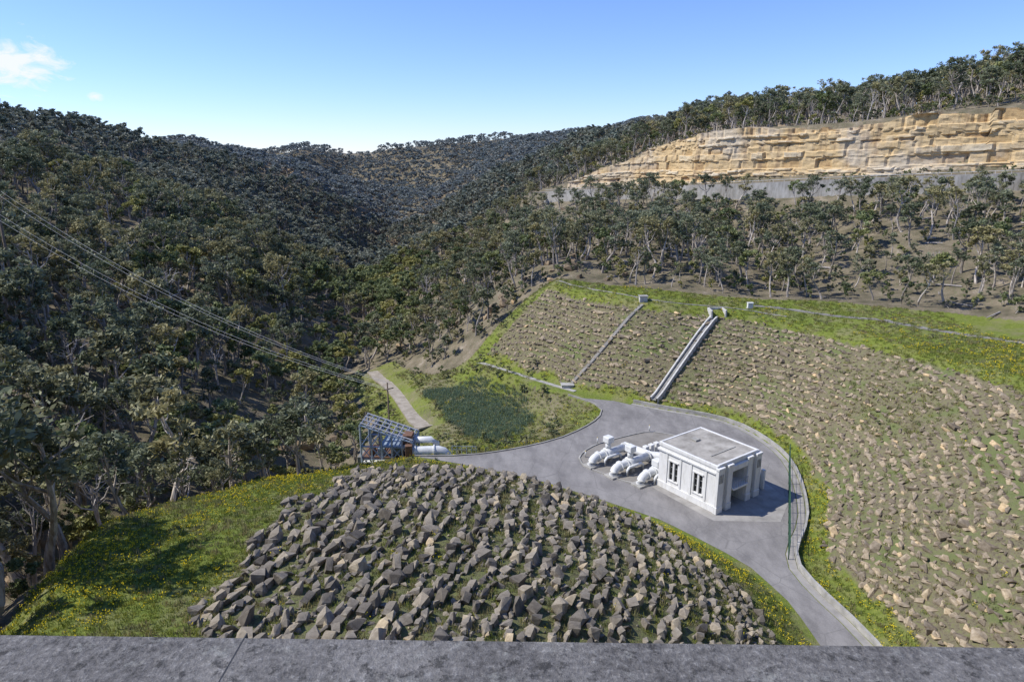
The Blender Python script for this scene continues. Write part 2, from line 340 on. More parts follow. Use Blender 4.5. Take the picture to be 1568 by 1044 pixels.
grass=ramp(nt,n2,[(.3,(.10,.135,.02)),(.5,(.165,.21,.035)),(.7,(.245,.27,.065))])
grass=mix(nt,ramp(nt,n1,[(.46,(0,0,0)),(.64,(.7,.7,.7))]),grass,(.25,.225,.12))
yelg=mix(nt,ramp(nt,n3,[(.5,(0,0,0)),(.62,(.8,.8,.8))]),grass,(.38,.34,.04))
grass=mix(nt,mth(nt,'MULTIPLY',sp.outputs[2],.7),grass,yelg)
soil=ramp(nt,n2,[(.35,(.10,.09,.055)),(.5,(.17,.17,.075)),(.62,(.17,.195,.065)),(.75,(.27,.25,.16))])
soil2=ramp(nt,n2,[(.35,(.12,.097,.06)),(.5,(.22,.19,.115)),(.60,(.20,.20,.08)),(.72,(.33,.285,.195))])
soil2=mix(nt,ramp(nt,noise(nt,.16,5,.65,v),[(.50,(0,0,0)),(.62,(.85,.85,.85))]),soil2,(.16,.19,.065))
e1=mth(nt,'ADD',sp.outputs[0],mth(nt,'MULTIPLY',mth(nt,'SUBTRACT',n2,.5),.9))
c=mix(nt,ramp(nt,e1,[(.35,(0,0,0)),(.65,(1,1,1))]),forest,grass)
c=mix(nt,ramp(nt,sp.outputs[1],[(.1,(0,0,0)),(.4,(1,1,1))]),c,soil2)
c=mix(nt,ramp(nt,sp.outputs[1],[(.6,(0,0,0)),(.9,(1,1,1))]),c,soil)
nt.links.new(c,b.inputs['Base Color']); bump(nt,b,mth(nt,'ADD',n2,mth(nt,'MULTIPLY',n3,.5)),.8,.3); b.inputs['Roughness'].default_value=.95
me.materials.append(m)

# ------------------------------------------------------------------ paved sheets
def poly_sheet(name,pts,z,mt,parent=None):
    bm=bmesh.new(); vs=[bm.verts.new((p[0],p[1],z)) for p in pts]; f=bm.faces.new(vs)
    f.normal_update()
    if f.normal.z<0: f.normal_flip()
    bmesh.ops.triangulate(bm,faces=bm.faces[:]); me=bpy.data.meshes.new(name); bm.to_mesh(me); bm.free()
    me.materials.append(mt); o=bpy.data.objects.new(name,me); return link(o,parent)
def offset(L,d):
    L=np.asarray(L)[:,:2]; t=np.gradient(L,axis=0); t/=np.linalg.norm(t,axis=1)[:,None]; n=np.stack([-t[:,1],t[:,0]],1); return L+n*d
wob=lambda L,a:[(p[0]+(vn(p[0],p[1],3.1)-.5)*a,p[1]+(vn(p[1],p[0],2.7)-.5)*a) for p in L]
me_in=offset(MOUNDEDGE,-1.0); nw_in=offset(NWEDGE,-.45); toe_in=offset(TOE,1.0)
asph=wob(list(me_in[2:]),.6)+wob(list(nw_in[:len(NWEDGE)-11]),.3)+list(toe_in[::-1][13:-1])
poly_sheet('asphalt_road',asph,.035,M_asph)
poly_sheet('concrete_pavement',wob([(23.2,73.3),(24.0,72.2),(31.6,71.9),(35.0,77.4),(33.6,82.0),(31,83),(26,87.5),(20,84),(18,81.2)],.5),.047,M_pave)
m,nt,b,o=mat('gravel_bay'); v=coord(nt); f=noise(nt,.5,6,.6,v);f2=noise(nt,14,6,.8,v)
nt.links.new(mix(nt,.4,ramp(nt,f,[(.35,(.19,.17,.14)),(.65,(.30,.275,.235))]),ramp(nt,f2,[(.3,(.10,.095,.085)),(.7,(.40,.375,.33))])),b.inputs['Base Color']); bump(nt,b,f2,.5,.02)
BAY=catmull([(10.2,86.6),(9.6,89.5),(12,93.5),(17.5,97.2),(22,98.8),(27,95.5),(27.5,90),(25,86.2),(20.5,84),(18.2,81.3),(15,82.2),(10.2,86.6)],1.2)
poly_sheet('gravel_bay',[tuple(p) for p in BAY[:-1]],.043,m)
def ribbon(name,L,w,h,mt,parent=None,base=None,drop=.3):
    L=np.asarray(L,float); t=np.gradient(L[:,:2],axis=0); t/=np.linalg.norm(t,axis=1)[:,None]; n=np.stack([-t[:,1],t[:,0]],1)
    V=[];F=[]
    for i,p in enumerate(L):
        z=base if base is not None else p[2]
        a=p[:2]-n[i]*w/2; c=p[:2]+n[i]*w/2
        V+=[(a[0],a[1],z-drop),(a[0],a[1],z+h),(c[0],c[1],z+h),(c[0],c[1],z-drop)]
    k=len(L)
    for i in range(k-1):
        q=i*4; F+=[(q,q+4,q+5,q+1),(q+1,q+5,q+6,q+2),(q+2,q+6,q+7,q+3)]
    F+=[(0,1,2,3),((k-1)*4+3,(k-1)*4+2,(k-1)*4+1,(k-1)*4)]
    return mesh_obj(name,V,F,[mt],parent)
def to3(L,z=0): return np.array([(p[0],p[1],z) for p in L])
ribbon('concrete_kerb',to3(BAY),.18,.14,M_conc,base=.03)
seg=TOE[6:-14]
ribbon('concrete_gutter',to3(offset(seg,.50)),.8,.06,M_pave,base=0)
ribbon('low_retaining_wall',to3(offset(seg,-.1)),.26,.65,M_conc,base=0)
NK=to3(offset(NWEDGE[:-10],-.25)); ribbon('road_kerb',NK,.2,.15,M_pave,base=0.02)
PT=np.array([(p[0],p[1],float(hgt(p[0],p[1]))) for p in offset(TOE[-11:],.9)]); ribbon('berm_path',PT,.9,.10,M_conc)
TK=catmull(TRACK,2); TK=np.array([(p[0],p[1],float(hgt(p[0],p[1]))+.12) for p in TK]); M_trk=simple('track_gravel',(.26,.225,.17),(.42,.37,.30),.6,.95,.5,.05)
ribbon('gravel_track',TK,4.4,.06,M_trk)
CK=np.array([(p[0],p[1],float(hgt(p[0],p[1]))+.05) for p in catmull([(10,152,0),(26,133.3,0),(43,126.8,0),(50,121,0)],2)]); ribbon('crest_path',CK,.4,.04,M_pave)
CK=np.array([(p[0],p[1],float(hgt(p[0],p[1]))+.03) for p in catmull([(47,129,0),(60,119,0),(70,107,0),(76,93,0),(82,75,0)],2)]); ribbon('bench_path',CK,1.8,.0,M_asph)

def ground_line(a,b,n=24,dz=0.):
    return [Vector((a[0]+(b[0]-a[0])*i/(n-1),a[1]+(b[1]-a[1])*i/(n-1),0)) for i in range(n)]
def smooth_profile(a,b,n,dz):
    L=ground_line(a,b,n); z=np.array([float(hgt(p.x,p.y)) for p in L]); 
    z=np.convolve(np.pad(z,2,mode='edge'),np.ones(5)/5,'valid')
    for p,q in zip(L,z): p.z=q+dz
    return L
def channel(name,a,b,w,hh,mt,mt2,parent):
    L=smooth_profile(a,b,26,.35); d=(L[-1]-L[0]); d.z=0; d.normalize(); n=Vector((-d.y,d.x,0))
    prof=[(-w/2-.28,-.7),(-w/2-.28,hh),(-w/2,hh),(-w/2,0),(w/2,0),(w/2,hh),(w/2+.28,hh),(w/2+.28,-.7)]
    V=[];F=[];mi=[]
    for p in L:
        for o_,z_ in prof: V.append(p+n*o_+Vector((0,0,z_)))
    for i in range(len(L)-1):
        for k in range(7): F.append((i*8+k,i*8+k+1,(i+1)*8+k+1,(i+1)*8+k)); mi.append(1 if k==3 else 0)
    return mesh_obj(name,V,F,[mt,mt2],parent,midx=mi)
ch=empty('drainage_chute'); channel('channel',(37.9,124.6),(24.3,110.4),.9,.45,M_concl,M_concd,ch)
hz=float(hgt(38.6,125.6)); box('head_box_wall',37.2,37.5,124.2,127,hz-.6,hz+.9,M_concl,ch); box('head_box_back',37.55,40.2,126.8,127.1,hz-.6,hz+.9,M_concl,ch); box('head_box_side',39.9,40.2,124.4,126.75,hz-.6,hz+.9,M_concl,ch)
st=empty('access_steps'); P=smooth_profile((25.6,130.6),(11.2,120.6),60,0.05)
parts=[]
for i in range(59):
    p=P[i]; d=(P[i+1]-P[i]); dd=Vector((d.x,d.y,0)).normalized(); n=Vector((-dd.y,dd.x,0))*.36; q=P[i+1]; z=p.z+.12; pp=Vector((p.x,p.y,0)); qq=Vector((q.x,q.y,0))
    V=[pp-n,qq-n,qq+n,pp+n]; V=[(a.x,a.y,z-.7) for a in V]+[(a.x,a.y,z) for a in V]
    parts.append((V,[(0,3,2,1),(4,5,6,7),(0,1,5,4),(1,2,6,5),(2,3,7,6),(3,0,4,7)]))
V,F=join_geo(parts); mesh_obj('treads',V,F,[M_pave],st)
hz=float(hgt(25.8,132)); pb=empty('concrete_pit'); box('pit_body',25.1,26.6,131.3,132.6,hz-.4,hz+.9,M_concl,pb); box('pit_lid',24.95,26.75,131.15,132.75,hz+.903,hz+1.02,M_conc,pb)
hz=float(hgt(45.3,127)); pb=empty('instrument_cabinet',(45.3,127,hz)); box('cabinet_body',-.5,.5,-.35,.35,.1,1.05,M_white,pb); box('cabinet_roof',-.58,.58,-.43,.43,1.053,1.15,M_pipe,pb); box('cabinet_plinth',-.6,.6,-.45,.45,-.3,.097,M_conc,pb)
pb=empty('junction_pit'); box('pit_body',9.2,11.4,119.6,121,-.4,.5,M_concl,pb); box('pit_lid',9.05,11.55,119.45,121.15,.503,.6,M_conc,pb)

# ------------------------------------------------------------------ valve house
vh=empty('valve_house',(24.4,74.1,.05),math.radians(36))
def wall(name,origin,ux,length,height,th,openings,mt,parent):
    ux=Vector(ux); nrm=Vector((-ux.y,ux.x,0))
    us=sorted({0,length,*[o[0] for o in openings],*[o[1] for o in openings]}); zs=sorted({0,height,*[o[2] for o in openings],*[o[3] for o in openings]})
    solid={}
    for i in range(len(us)-1):
        for j in range(len(zs)-1):
            cu=(us[i]+us[i+1])/2; cz=(zs[j]+zs[j+1])/2
            solid[i,j]=not any(o[0]<cu<o[1] and o[2]<cz<o[3] for o in openings)
    bm=bmesh.new(); O=Vector(origin)
    P=lambda u,z,t: bm.verts.new(O+ux*u+Vector((0,0,z))+nrm*t)
    for (i,j),s in solid.items():
        if not s: continue
        u0,u1,z0,z1=us[i],us[i+1],zs[j],zs[j+1]
        bm.faces.new([P(u0,z0,0),P(u1,z0,0),P(u1,z1,0),P(u0,z1,0)]); bm.faces.new([P(u0,z1,th),P(u1,z1,th),P(u1,z0,th),P(u0,z0,th)])
        if not solid.get((i-1,j),False): bm.faces.new([P(u0,z0,th),P(u0,z0,0),P(u0,z1,0),P(u0,z1,th)])
        if not solid.get((i+1,j),False): bm.faces.new([P(u1,z0,0),P(u1,z0,th),P(u1,z1,th),P(u1,z1,0)])
        if not solid.get((i,j-1),False): bm.faces.new([P(u0,z0,th),P(u1,z0,th),P(u1,z0,0),P(u0,z0,0)])
        if not solid.get((i,j+1),False): bm.faces.new([P(u0,z1,0),P(u1,z1,0),P(u1,z1,th),P(u0,z1,th)])
    bmesh.ops.remove_doubles(bm,verts=bm.verts,dist=1e-4); bmesh.ops.recalc_face_normals(bm,faces=bm.faces[:])
    me=bpy.data.meshes.new(name); bm.to_mesh(me); bm.free(); me.materials.append(mt); return link(bpy.data.objects.new(name,me),parent)
WX,WY,HT=8.0,9.0,5.7
pairs=[(2.0,2.55),(2.8,3.35),(5.9,6.45),(6.7,7.25)]
opsL=[(WY-b_,WY-a_,1.5,4.1) for a_,b_ in pairs]
wall('wall_west',(0,WY,0),(0,-1,0),WY,HT,.35,opsL,M_wall,vh)
wall('wall_east',(WX,0,0),(0,1,0),WY,HT,.35,[(a_,b_,1.5,4.1) for a_,b_ in pairs],M_wall,vh)
wall('wall_north',(WX-.353,WY,0),(-1,0,0),WX-.706,HT,.35,[(1.5,2.1,1.5,4.1),(5.2,5.8,1.5,4.1)],M_wall,vh)
wall('wall_front',(.353,.0,0),(1,0,0),WX-.706,HT,.35,[(2.2,5.1,0,4.85),(.62,1.12,1.0,4.3),(6.2,6.7,1.0,4.3)],M_wall,vh)
box('recess_wall_left',2.25,2.55,.353,1.9,0,HT-.3,M_wall,vh,0); box('recess_wall_right',5.453,5.75,.353,1.9,0,HT-.3,M_wall,vh,0)
wall('recess_back',(2.553,1.9,0),(1,0,0),2.897,HT-.3,.25,[(.6,2.3,0,2.2),(.3,1.2,2.9,4.7),(1.7,2.6,2.9,4.7)],M_wall,vh)
box('recess_glass',2.7,5.3,2.17,2.2,2.8,4.8,M_glass,vh,0); box('recess_door',3.0,5.0,2.1,2.16,0,2.45,M_door,vh,0)
box('balcony_slab',2.56,5.44,-.75,1.89,2.45,2.72,M_wall,vh,.02)
for k in range(7): box('balcony_rail_%d'%k,2.65+k*.44,2.69+k*.44,-.67,-.63,2.72,3.5,M_frame,vh,0)
box('balcony_rail_top',2.6,5.4,-.68,-.62,3.503,3.56,M_frame,vh,0)
for nme,x0,x1 in (('pier_left',-.22,.85),('pier_inner_left',1.62,2.5),('pier_inner_right',5.5,6.4),('pier_right',7.2,8.22)):
    box(nme,x0,x1,-.45,-.003,0,HT-.05,M_wall,vh,.03)
    box(nme+'_cap',x0-.08,x1+.08,-.53,-.006,HT-.048,HT+.25,M_wall,vh,.03)
    box(nme+'_foot',x0-.06,x1+.06,-.51,-.004,0,.9,M_wall,vh,.03)
box('portal_beam',2.505,5.495,-.42,-.004,4.85,5.55,M_wall,vh,.03)
for k in range(3):
    box('pier_flute_%d'%k,-.06+k*.28,.06+k*.28,-.49,-.452,4.0,5.1,M_concd,vh,0); box('pier_flute_r%d'%k,7.38+k*.28,7.50+k*.28,-.49,-.452,4.0,5.1,M_concd,vh,0)
for k,(x0,yy) in enumerate(((8.75,.1),(9.9,.1))):
    box('wing_post_%d'%k,x0,x0+.4,yy,yy+.45,0,3.6-.9*k,M_wall,vh,.03)
box('wing_wall',8.003,10.3,.6,.85,0,2.0,M_wall,vh,.03)
box('glass_west',.22,.24,1.9,7.35,1.45,4.15,M_glass,vh,0); box('glass_east',7.76,7.78,1.9,7.35,1.45,4.15,M_glass,vh,0)
box('glass_front_l',.9,1.55,.22,.24,.95,4.35,M_glass,vh,0); box('glass_front_r',6.5,7.1,.22,.24,.95,4.35,M_glass,vh,0)
for i,(a_,b_) in enumerate(pairs):
    for zz in (2.3,3.2): box('mullion_%d_%d'%(i,int(zz)),.17,.21,a_,b_,zz,zz+.05,M_frame,vh,0)
for i,(a_,b_) in enumerate(((1.85,3.5),(5.75,7.4))): 
    box('sill_%d'%i,-.12,-.003,a_,b_,1.36,1.497,M_wall,vh,.01); box('hood_%d'%i,-.14,-.003,a_,b_,4.103,4.28,M_wall,vh,.01)
    box('pilaster_%d'%i,-.09,-.003,a_-.45,a_-.15,.86,5.04,M_wall,vh,.01); box('pilaster_b%d'%i,-.09,-.003,b_+.15,b_+.45,.86,5.04,M_wall,vh,.01)
def ring(name,e,z0,z1,mt):
    box(name+'_w',-e,-.004,-.0,WY+e,z0,z1,mt,vh,.02); box(name+'_e',WX+.004,WX+e,0,WY+e,z0,z1,mt,vh,.02); box(name+'_n',0,WX,WY+.004,WY+e-.003,z0,z1,mt,vh,.02)
ring('plinth',.14,0,.85,M_wall); ring('cornice',.22,5.05,5.3,M_wall)
box('parapet_w',-.12,.18,-.1,WY+.1,HT+.003,HT+.46,M_wall,vh,.03);box('parapet_e',WX-.18,WX+.12,-.1,WY+.1,HT+.003,HT+.46,M_wall,vh,.03)
box('parapet_n',.183,WX-.183,WY-.18,WY+.1,HT+.003,HT+.46,M_wall,vh,.03);box('parapet_s',.183,WX-.183,-.1,.18,HT+.003,HT+.55,M_wall,vh,.03)
box('roof',.2,WX-.2,.2,WY-.2,HT+.1,HT+.40,M_roof,vh,0)
box('roof_hatch',3.6,4.5,6.2,7.1,HT+.40,HT+.62,M_conc,vh,.02); box('roof_upstand',1.6,6.4,2.2,2.4,HT+.40,HT+.48,M_conc,vh,.02)

# ------------------------------------------------------------------ outlet pipes and valves
vg=empty('outlet_pipework',(24.4,74.1,.05),math.radians(36))
def elbow(px,py,x_end,r,zc,R=1.0):
    pts=[(px,py,-.6),(px,py,zc-R)]
    for k in range(1,8):
        t=math.pi/2*k/7; pts.append((px+R-R*math.cos(t),py,zc-R+R*math.sin(t)))
    pts.append((x_end,py,zc)); return pts
for k,(py,px,xe) in enumerate(((10.3,-1.9,5.6),(14.2,-3.0,3.6),(18.2,-3.3,3.0))):
    tube('pipe_%d'%k,elbow(px,py,xe,.5,1.15),.56,M_pipe,vg,16)
    for j,xx in enumerate((px+1.1,px+2.3,xe-.1)):
        tube('flange_%d_%d'%(k,j),[(xx,py,1.15),(xx+.14,py,1.15)],.74,M_pipe,vg,16,False)
    tube('valve_body_%d'%k,[(px+2.5,py,1.15),(px+2.8,py,1.15),(px+3.4,py,1.15),(px+3.7,py,1.15)],[.58,.86,.86,.58],M_pipe,vg,16)
    box('thrust_block_%d'%k,px-.9,px+.9,py-.85,py+.85,-.1,.22,M_conc,vg,.04)
    box('saddle_%d'%k,px+2.8,px+3.4,py-.7,py+.7,-.1,.45,M_conc,vg,.03)
    zt=3.3 if k>0 else 2.4
    tube('actuator_%d'%k,[(px+3.1,py,1.8),(px+3.1,py,zt-.5)],.4,M_pipe,vg,14)
    box('actuator_box_%d'%k,px+2.55,px+3.65,py-.6,py+.6,zt-.5,zt+.35,M_pipe,vg,.06)
    tube('bypass_%d'%k,[(px+1.6,py-1.0,.0),(px+1.6,py-1.0,.8),(px+2.0,py-1.0,1.1),(px+4.2,py-1.0,1.1),(px+4.6,py-1.0,.8),(px+4.6,py-1.0,0)],.2,M_pipe,vg,10)
tube('manifold',[(5.7,9.8,1.15),(5.7,12,1.15),(4.0,14.2,1.15),(3.4,18.6,1.15)],.6,M_pipe,vg,14)
for k in range(3): box('cabinet_%d'%k,4.6+k*1.1,5.3+k*1.1,15.5,16.2,0,1.7,M_white,vg,.04)
for k,(x,y) in enumerate(((10.5,89.8),(12.8,94.6),(21.5,99.3))):
    e=empty('bollard',(x,y,.04)); tube('post',[(0,0,0),(0,0,.9)],.09,M_white,e,10); tube('cap',[(0,0,.9),(0,0,.97)],[.09,.05],M_yel,e,10)
e=empty('warning_sign',(29.0,86.5,.04),math.radians(20)); tube('post',[(0,0,0),(0,0,1.6)],.035,M_steel,e,8); box('plate',-.35,.35,-.05,-.037,1.0,1.6,M_yel,e,.005)

# ------------------------------------------------------------------ fence
fe=empty('chain_link_fence'); A=Vector((39.3,89.0,0)); B=Vector((29.6,64.3,0)); n=11
for i in range(n):
    p=A.lerp(B,i/(n-1)); tube('post_%d'%i,[(p.x,p.y,-.2),(p.x,p.y,2.4)],.06,M_green,fe,6)
for j,z in enumerate((.1,.6,1.1,1.6,2.1,2.34)): tube('rail_%d'%j,[(A.x,A.y,z),(B.x,B.y,z)],.02 if j<5 else .035,M_green,fe,5)
parts=[]
d=(B-A); Ln=d.length; d.normalize()
for k in range(int(Ln/.35)):
    a=A+d*k*.35; 
    for s in (1,-1):
        b_=a+d*s*1.1
        if 0<=(b_-A).dot(d)<=Ln: parts.append(tube_geo([(a.x,a.y,.05),(b_.x,b_.y,2.25)],.008,3,False))
V,F=join_geo(parts); mesh_obj('mesh_wires',V,F,[M_green],fe)

# ------------------------------------------------------------------ outlet steel structure
so=empty('outlet_steel_frame',(-22.0,91.8,-2.6),math.radians(-4))
parts=[]
def bar(a,b,r=.1): parts.append(tube_geo([a,b],r,4,True))
Lx,Ly=7.6,4.4
for i in range(6):
    x=Lx*i/5
    tz=6.7-i*.50
    for y in (0,Ly): bar((x,y,-3),(x,y,tz),.15)
    for z in (1.5,3.4): bar((x,0,z),(x,Ly,z))
    bar((x,0,tz),(x,Ly,tz))
    if i<5:
        x2=Lx*(i+1)/5
        for y in (0,Ly):
            for z in (1.5,3.4): bar((x,y,z),(x2,y,z),.13)
            bar((x,y,tz),(x2,y,tz-.50),.14)
            bar((x,y,1.5),(x2,y,3.4),.08); bar((x2,y,1.5),(x,y,3.4),.08); bar((x,y,-.6),(x2,y,1.5),.08)
            bar((x,y,4.4),(x2,y,4.4),.05)
V,F=join_geo(parts); mesh_obj('frame_members',V,F,[M_steel],so)
box('deck_lower',-.1,Lx+.1,-.1,Ly+.1,1.62,1.70,M_rust,so,0); box('deck_upper',2.8,Lx+.1,-.1,Ly+.1,3.52,3.6,M_steel,so,0)
parts=[]
for k in range(9): parts.append(tube_geo([(.1+k*.9,-.1,6.82-k*.9*.329),(.1+k*.9,Ly+.1,6.82-k*.9*.329)],.13,4))
for y in (.3,1.6,2.9,4.1): parts.append(tube_geo([(0,y,6.98),(Lx,y,4.48)],.10,4))
V,F=join_geo(parts); mesh_obj('gantry_beams',V,F,[M_wire],so)
box('control_box',6.0,7.4,.6,2.4,3.62,5.0,M_rust,so,.03); box('motor_box',2.3,3.3,.5,1.6,1.71,2.9,M_steel,so,.03); box('tank',4.3,5.6,.9,2.6,1.71,3.1,M_steel,so,.05)
tube('stop_valve',[(1.4,1.2,1.71),(1.4,1.2,3.0)],[.6,.4],M_rust,so,10)
box('hut_left',-.8,1.6,.4,2.8,-1,1.5,M_concd,so,.03); box('wall_panel',1.7,7.4,3.0,3.1,-1.5,1.55,M_concd,so,0)
tube('cross_pipe',[(.5,-.5,.9),(8.6,-.5,1.4)],.5,M_pipe,so,12)
op_=empty('discharge_pipe',(-14.3,91.3,-.25),math.radians(4))
tube('pipe',[(-1,0,.4),(0,0,.5),(3.6,0,.5),(4.3,0,.3),(4.8,0,-.25),(5.0,0,-1.2),(5.0,0,-2.8)],.72,M_pipe,op_,16)
tube('flange_a',[(.2,0,.5),(.36,0,.5)],.92,M_pipe,op_,16,False); tube('flange_b',[(2.9,0,.5),(3.06,0,.5)],.92,M_pipe,op_,16,False)
tube('upper_pipe',[(-1,1.8,1.5),(2.5,1.8,1.5),(3.2,1.8,1.0),(3.4,1.8,-2)],.5,M_pipe,op_,12)
box('anchor_block',-1.1,-.1,-.9,2.0,-2.4,1.7,M_rust,op_,.04)
parts=[]
for k in range(6): parts.append(tube_geo([(5.6+k*.7,-.6+k*.1,-1.4),(5.6+k*.7,-.6+k*.1,1.5-.1*k)],.045,4))
parts.append(tube_geo([(5.6,-.6,1.45),(9.1,-.1,1.0)],.045,4)); parts.append(tube_geo([(5.6,-.6,.9),(9.1,-.1,.5)],.03,4))
V,F=join_geo(parts); mesh_obj('handrail',V,F,[M_steel],op_)

# power line
pl=empty('power_line')
parts=[]
for k,(dy,dz) in enumerate(((0,0),(.5,.9),(3.2,3.0),(3.6,3.8))):
    a=Vector((-92,122+dy,31.5+dz)); b_=Vector((-19.5,101+dy*.3,6.3+dz*.22)); pts=[]
    for i in range(33):
        t=i/32; p=a.lerp(b_,t); p.z-=4*3.4*t*(1-t); pts.append(p)
    parts.append(tube_geo(pts,.019,4))
V,F=join_geo(parts); mesh_obj('wires',V,F,[M_wire],pl)
gz=float(hgt(-19.5,101)); tube('pole',[(-19.5,101.1,gz-1),(-19.5,101.1,7.4)],[.17,.11],M_wood,pl,8); tube('crossarm',[(-20.3,100.6,6.3),(-18.7,101.8,6.3)],.08,M_wood,pl,6)
e=empty('utility_pole',(-92,124,0)); gz=float(hgt(-92,124)); tube('pole',[(0,0,gz-1),(0,0,36.5)],[.3,.2],M_wood,e,8); tube('crossarm',[(-.5,-2.2,31.6),(.5,2.2,35)],.09,M_wood,e,6)

# ------------------------------------------------------------------ cliff & road wall
CLs=catmull(np.c_[CL,CLT],.7)
nl=48; V=[];F=[];TI=[]
lr=np.random.default_rng(5); beds=[0.]
while beds[-1]<60: beds.append(beds[-1]+lr.choice([.5,.8,1.2,1.8,2.6]))
beds=np.array(beds); bt=lr.random((80,400))
for i,p in enumerate(CLs):
    s_=i*.7
    zb=p[2]-1; zt=p[3]+(vn(s_,0,13)-.5)*3.0+(vn(s_//2.8*2.8,9,3)-.5)*1.6
    zt=max(zt,zb+1.5); hh=zt-zb
    for k in range(nl+1):
        f=k/nl; z=zb+hh*f
        rel=z-p[2]*.75+10+(vn(s_,3,45)-.5)*2.0
        bi=int(np.searchsorted(beds,rel))%80
        wdt=2.0+5.0*bt[bi,399]; blk=int((s_+bt[bi,398]*9+(vn(s_,7,6)-.5)*2)/wdt)%390
        br=bt[bi,blk]; bed=bt[bi,397]
        joint=.45 if ((s_+bt[bi,398]*9)%wdt)<.35 else 0
        off=-.2-(bed-.5)*.75-(br-.5)*.7+f*.5+(vn(s_,z*.6,18)-.5)*2.4+(vn(s_+300,z*2,1.3)-.5)*.3+joint
        q=p[:2]+bk[:2]*off; V.append((q[0],q[1],z)); TI.append(.5*bed+.5*br)
    q=p[:2]+bk[:2]*8; V.append((q[0],q[1],zt+.3)); TI.append(.5)
S=nl+2
for i in range(len(CLs)-1):
    for k in range(S-1): F.append((i*S+k,(i+1)*S+k,(i+1)*S+k+1,i*S+k+1))
oc=mesh_obj('sandstone_cliff',V,F,[M_cliff]); a=oc.data.attributes.new('tint','FLOAT','POINT'); a.data.foreach_set('value',np.array(TI,dtype=np.float32))
WLs=catmull(WL,3.0)
m,nt,b,o=mat('retaining_concrete'); v=coord(nt); f=noise(nt,.12,7,.7,v); f2=noise(nt,1.2,6,.7,coord(nt,(1,1,.15)))
c=ramp(nt,f,[(.38,(.22,.20,.165)),(.5,(.33,.315,.28)),(.62,(.41,.40,.365))]); c=mix(nt,.4,c,ramp(nt,f2,[(.4,(.14,.13,.11)),(.6,(.42,.40,.365))])); nt.links.new(c,b.inputs['Base Color']); M_ret=m
rw=empty('road_retaining_wall')
L=WLs[:-6]; V=[];F=[]
for p in L:
    fz=p[:2]+bk[:2]*-.3; q=p[:2]+bk[:2]*2.6
    V+=[(fz[0]-.5,fz[1]-.6,p[2]-6.5),(fz[0],fz[1],p[2]+.1),(fz[0]+.3,fz[1]+.36,p[2]+.1),(q[0],q[1],p[2]+.1)]
for i in range(len(L)-1):
    for k in range(3): F.append((i*4+k,(i+1)*4+k,(i+1)*4+k+1,i*4+k+1))
mesh_obj('wall_face',V,F,[M_ret],rw)
parts=[]
for i in range(0,len(L)-1):
    p=L[i]; q=L[i+1]
    parts.append(tube_geo([(p[0],p[1],p[2]),(p[0],p[1],p[2]+.9)],.06,4)); parts.append(tube_geo([(p[0],p[1],p[2]+.8),(q[0],q[1],q[2]+.8)],.07,4))
V,F=join_geo(parts); mesh_obj('guard_rail',V,F,[M_concl],rw)
RD=catmull([(w[0]+bk[0]*5,w[1]+bk[1]*5,w[2]+.1) for w in WL],3); ribbon('upper_road',RD,5.0,.08,M_asph)

# ------------------------------------------------------------------ parapet / dam crest
pa=empty('dam_parapet',(0,0,0),math.radians(-1.05))
parapet=box('parapet_wall',-45,45,.30,.995,36,41.2,M_par,pa,.012)
box('expansion_joint',-.4775,-.4755,.2995,.9955,40.9,41.2006,M_door,pa,0)
box('crest_roadway',-120,120,-7,.28,40.15,40.3,M_asph,pa,0)

